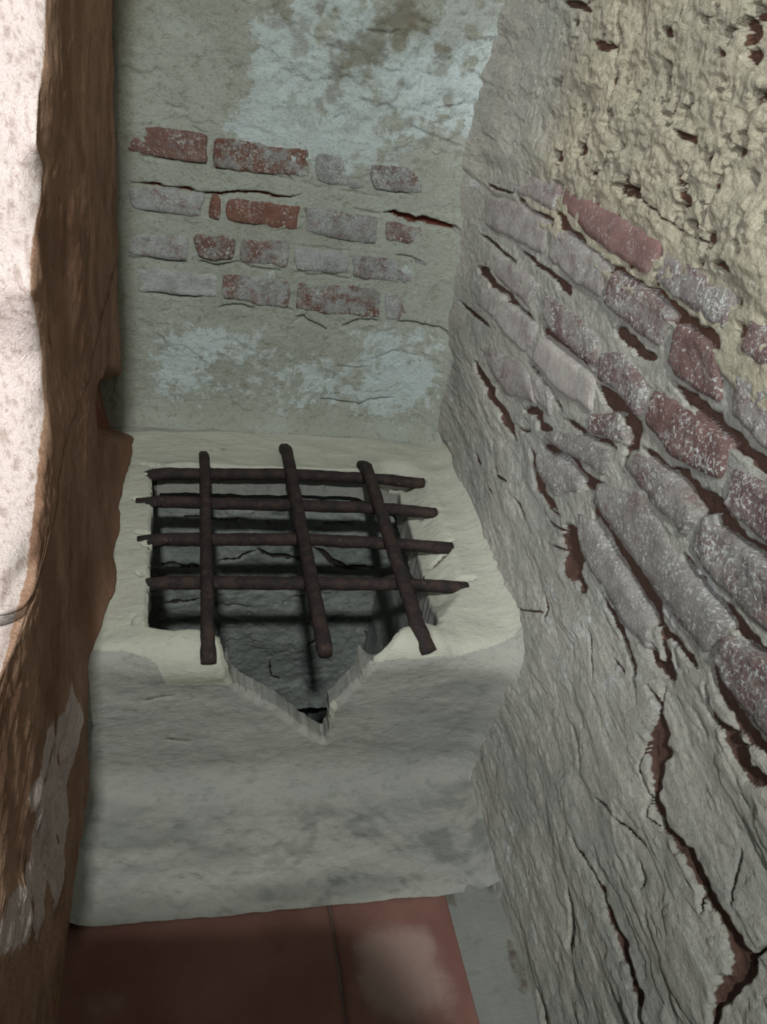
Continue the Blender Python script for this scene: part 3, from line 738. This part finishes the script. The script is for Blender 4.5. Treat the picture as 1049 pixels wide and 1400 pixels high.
side('left_face', lambda u, v, h: np.stack([-.052 + h, u, v], -1), (.84, 1.66), (-1.8, -.80), False, 17)
side('right_face', lambda u, v, h: np.stack([.470 - h + .10 * (v + .80), u, v], -1), (.84, 1.66), (-1.8, -.80), False, 27)
side('front_face', lambda u, v, h: np.stack([u, .868 + h, v], -1), (-.08, .52), (-1.8, -1.06), False, 37)
side('deep_face', lambda u, v, h: np.stack([u, 1.64 - h, v], -1), (-.08, .52), (-1.8, -1.30), False, 47)
side('bottom_face', lambda u, v, h: np.stack([u, v, -1.78 + h], -1), (-.08, .52), (.84, 1.66), False, 57)
side('soffit', lambda u, v, h: np.stack([u, v, -1.455 + h * .3], -1), (-.08, .52), (1.36, 1.66), False, 67)

# ------------------------------------------------------------------ floor with terracotta tiles
us = np.arange(-.17, .62, .01); vs = np.arange(-.3, .66, .01)
U, V_ = np.meshgrid(us, vs, indexing='ij')
z = np.zeros_like(U)
me = mesh_np('floor', np.stack([U, V_, ZF - .012 + .002 * fbm(U * 12, V_ * 12, 18, 3)], -1).reshape(-1, 3), grid_faces(len(us), len(vs)), mk(z + .5, z + .1, z + .35))
floor = link('floor', me, M['ledge']); floor['kind'] = 'structure'
def tile(x0, x1, y0, y1, seed, wear):
    L, W = x1 - x0, y1 - y0
    nu, nv = max(6, int(L / .012)), max(6, int(W / .012))
    p = np.linspace(-1, 1, nu); q = np.linspace(-1, 1, nv)
    p = np.sin(p * math.pi / 2) * .6 + p * .4; q = np.sin(q * math.pi / 2) * .6 + q * .4
    A, B = np.meshgrid(p, q, indexing='ij')
    u = x0 + (A + 1) / 2 * L; v = y0 + (B + 1) / 2 * W
    da = np.minimum((1 - np.abs(A)) * L / 2, (1 - np.abs(B)) * W / 2)
    h = -.0065 - .003 * (1 - np.sqrt(np.clip(1 - (1 - np.clip(da / .008, 0, 1)) ** 2, 0, 1))) + .0018 * fbm(u * 9, v * 9, seed, 3)
    u2 = u + .002 * fbm(u * 20, v * 20, seed + 1, 2); v2 = v + .002 * fbm(u * 20, v * 20, seed + 2, 2)
    Vv = np.stack([u2, v2, ZF + h], -1).reshape(-1, 3)
    F = [tuple(f) for f in grid_faces(nu, nv)]
    ring = [i * nv for i in range(nu)] + [(nu - 1) * nv + j for j in range(1, nv)] + [i * nv + nv - 1 for i in range(nu - 2, -1, -1)] + [j for j in range(nv - 2, 0, -1)]
    sk = Vv[ring].copy(); sk[:, 2] = ZF - .02
    b0 = len(Vv); Vv = np.r_[Vv, sk]
    for a in range(len(ring)):
        b = (a + 1) % len(ring); F.append((ring[b], ring[a], b0 + a, b0 + b))
    cx, cy = wear
    w = .25 + .65 * np.exp(-(((u - cx) / .062) ** 4 + ((v - cy) / .058) ** 4))
    w = np.r_[w.reshape(-1), np.full(len(ring), .2)]
    me = mesh_np('tile', Vv, F, np.stack([w, w, w, np.ones_like(w)], 1))
    return link('tile', me, M['tile'], floor)
for r, (y0, y1) in enumerate(((.320, .630), (.010, .314), (-.290, .004))):
    tile(-.160, .2192, y0, y1, 200 + r, (9, 9) if r == 0 else (9, 9))
    tile(.2220, .520, y0, y1, 210 + r, (.300, .530) if r == 0 else (9, 9))
# mortar skirting run up against the right wall over the tiles
us = np.arange(.388, .56, .003); vs = np.arange(-.28, .64, .004)
U, V_ = np.meshgrid(us, vs, indexing='ij')
lipx = .405 + .010 * fbm(V_ * 16, V_ * 0, 28, 3) + .03 * np.clip((.46 - V_) / .1, 0, 1) * 0
h = sstep(0, .020, U - lipx) * .008 - .004 + .03 * np.clip(U - .43, 0, 1) + .0015 * fbm(U * 30, V_ * 20, 38, 3)
z = np.zeros_like(U)
redst = sstep(.0, .4, fbm(U * 26, V_ * 8, 48, 3)) * .5
me = mesh_np('trim_1', np.stack([U, V_, ZF + h], -1).reshape(-1, 3), grid_faces(len(us), len(vs)), mk(redst, z + .1, z + .55))
trim = link('trim_1', me, M['ledge']); trim['kind'] = 'structure'

# ------------------------------------------------------------------ unseen low wall added behind the camera to shade the floor tiles
us = np.arange(-.6, .62, .02); vs = np.linspace(0, 1, 40)
U, V_ = np.meshgrid(us, vs, indexing='ij')
yv = np.interp(V_, [0, .5, .56, 1], [-.07, -.08, -.11, -.50]); zv = np.interp(V_, [0, .5, .56, 1], [-1.08, .03, .06, .065]) - .26 * sstep(.02, .20, U) * sstep(0, .5, V_)
nzv = .006 * fbm(U * 9, V_ * 9, 19, 4)
z = np.zeros_like(U)
me = mesh_np('shade_wall', np.stack([U, yv + nzv, zv + nzv], -1).reshape(-1, 3), grid_faces(len(us), len(vs)), mk(z, z + .1, z + .2))
wf = link('shade_wall', me, M['ledge']); wf['kind'] = 'structure'

# ------------------------------------------------------------------ iron grille
grille = bpy.data.objects.new('iron_grille', None); COL.objects.link(grille)
grille.location = (.2, 1.1, ZL); grille.empty_display_size = .05
grille['label'] = 'rusted iron grille of crossed bars set over the dark opening in the plaster ledge'
grille['category'] = 'grille'
def rod(name, path, rx, rz, seed, square=.5, n=12, flat_end=None):
    path = resample(path, max(8, int(sum(np.linalg.norm(np.subtract(path[i + 1], path[i])) for i in range(len(path) - 1)) / .009)))
    m = len(path); tan = np.gradient(path, axis=0); tan /= np.linalg.norm(tan, axis=1)[:, None]
    Vv = []
    for i in range(m):
        t = tan[i]; sdir = _n(np.cross(t, [0, 0, 1])); u = np.cross(sdir, t)
        for k in range(n):
            a = 2 * math.pi * k / n
            c, s = math.cos(a), math.sin(a)
            r = 1 / max(abs(c), abs(s)); r = square * min(r, 1.22) + (1 - square)
            r *= 1 + .06 * float(vnoise(np.array(i * .45 + seed), np.array(k * .8), seed)) + .06 * float(vnoise(np.array(i * 1.3), np.array(k * 1.7 + seed), seed + 1))
            wv, hv = rx, rz
            if flat_end and i > m - flat_end: wv, hv = rx * 1.15, rz * .75
            Vv.append(path[i] + sdir * c * r * wv + u * s * r * hv)
    F = []
    for i in range(m - 1):
        for k in range(n):
            k2 = (k + 1) % n; F.append((i * n + k, i * n + k2, (i + 1) * n + k2, (i + 1) * n + k))
    Vv = [tuple(v) for v in Vv]
    c0 = len(Vv); Vv += [tuple(path[0] - tan[0] * .002), tuple(path[-1] + tan[-1] * .002)]
    F3 = [(c0, (k + 1) % n, k, k) for k in range(n)]
    me = bpy.data.meshes.new(name)
    faces = F + [(c0, (k + 1) % n, k) for k in range(n)] + [(c0 + 1, (m - 1) * n + k, (m - 1) * n + (k + 1) % n) for k in range(n)]
    me.from_pydata(Vv, [], faces); me.update()
    me.polygons.foreach_set('use_smooth', np.full(len(me.polygons), True))
    o = link(name, me, M['iron'], grille)
    o.matrix_parent_inverse = Matrix.Translation((-.2, -1.1, -ZL))
    return o
ZC = ZL + .004
for i, (a, b) in enumerate((((198, 647), (580, 656)), ((187, 685), (597, 697)), ((189, 737), (619, 745)), ((194, 796), (640, 799)))):
    p, q = hit(*a, 2, ZC), hit(*b, 2, ZC)
    mid = (p + q) / 2 + np.array([0, .004 * (-1) ** i, .003])
    rod('crossbar', [p + (0, 0, -.007), p * .93 + q * .07, mid, p * .2 + q * .8, q + (0, 0, -.008)], 0.0100, .0100, 3 + i * 5, .35)
ZU = ZC + .021
a, b = hit(279, 619, 2, ZU - .010), hit(284, 868, 2, ZU - .004)
e_ = hit(285, 906, 2, ZL + .003)
rod('upright_bar', [a + (0, .012, -.014), a + (0, -.03, .006), b, e_], 0.0093, .0098, 31, .55, flat_end=4)
a, b = hit(390, 609, 2, ZU - .008), hit(445, 893, 2, ZU - .004)
rod('upright_bar', [a + (0, .012, -.014), a + (0, -.03, .006), (a + b) / 2, b], 0.0106, .0105, 41, .5)
a, b = hit(497, 632, 2, ZU - .008), hit(572, 858, 2, ZU - .002)
e_ = hit(587, 892, 2, ZL + .004)
rod('upright_bar', [a + (0, .012, -.014), a + (0, -.03, .006), b, e_], 0.0106, .0105, 51, .5, flat_end=3)
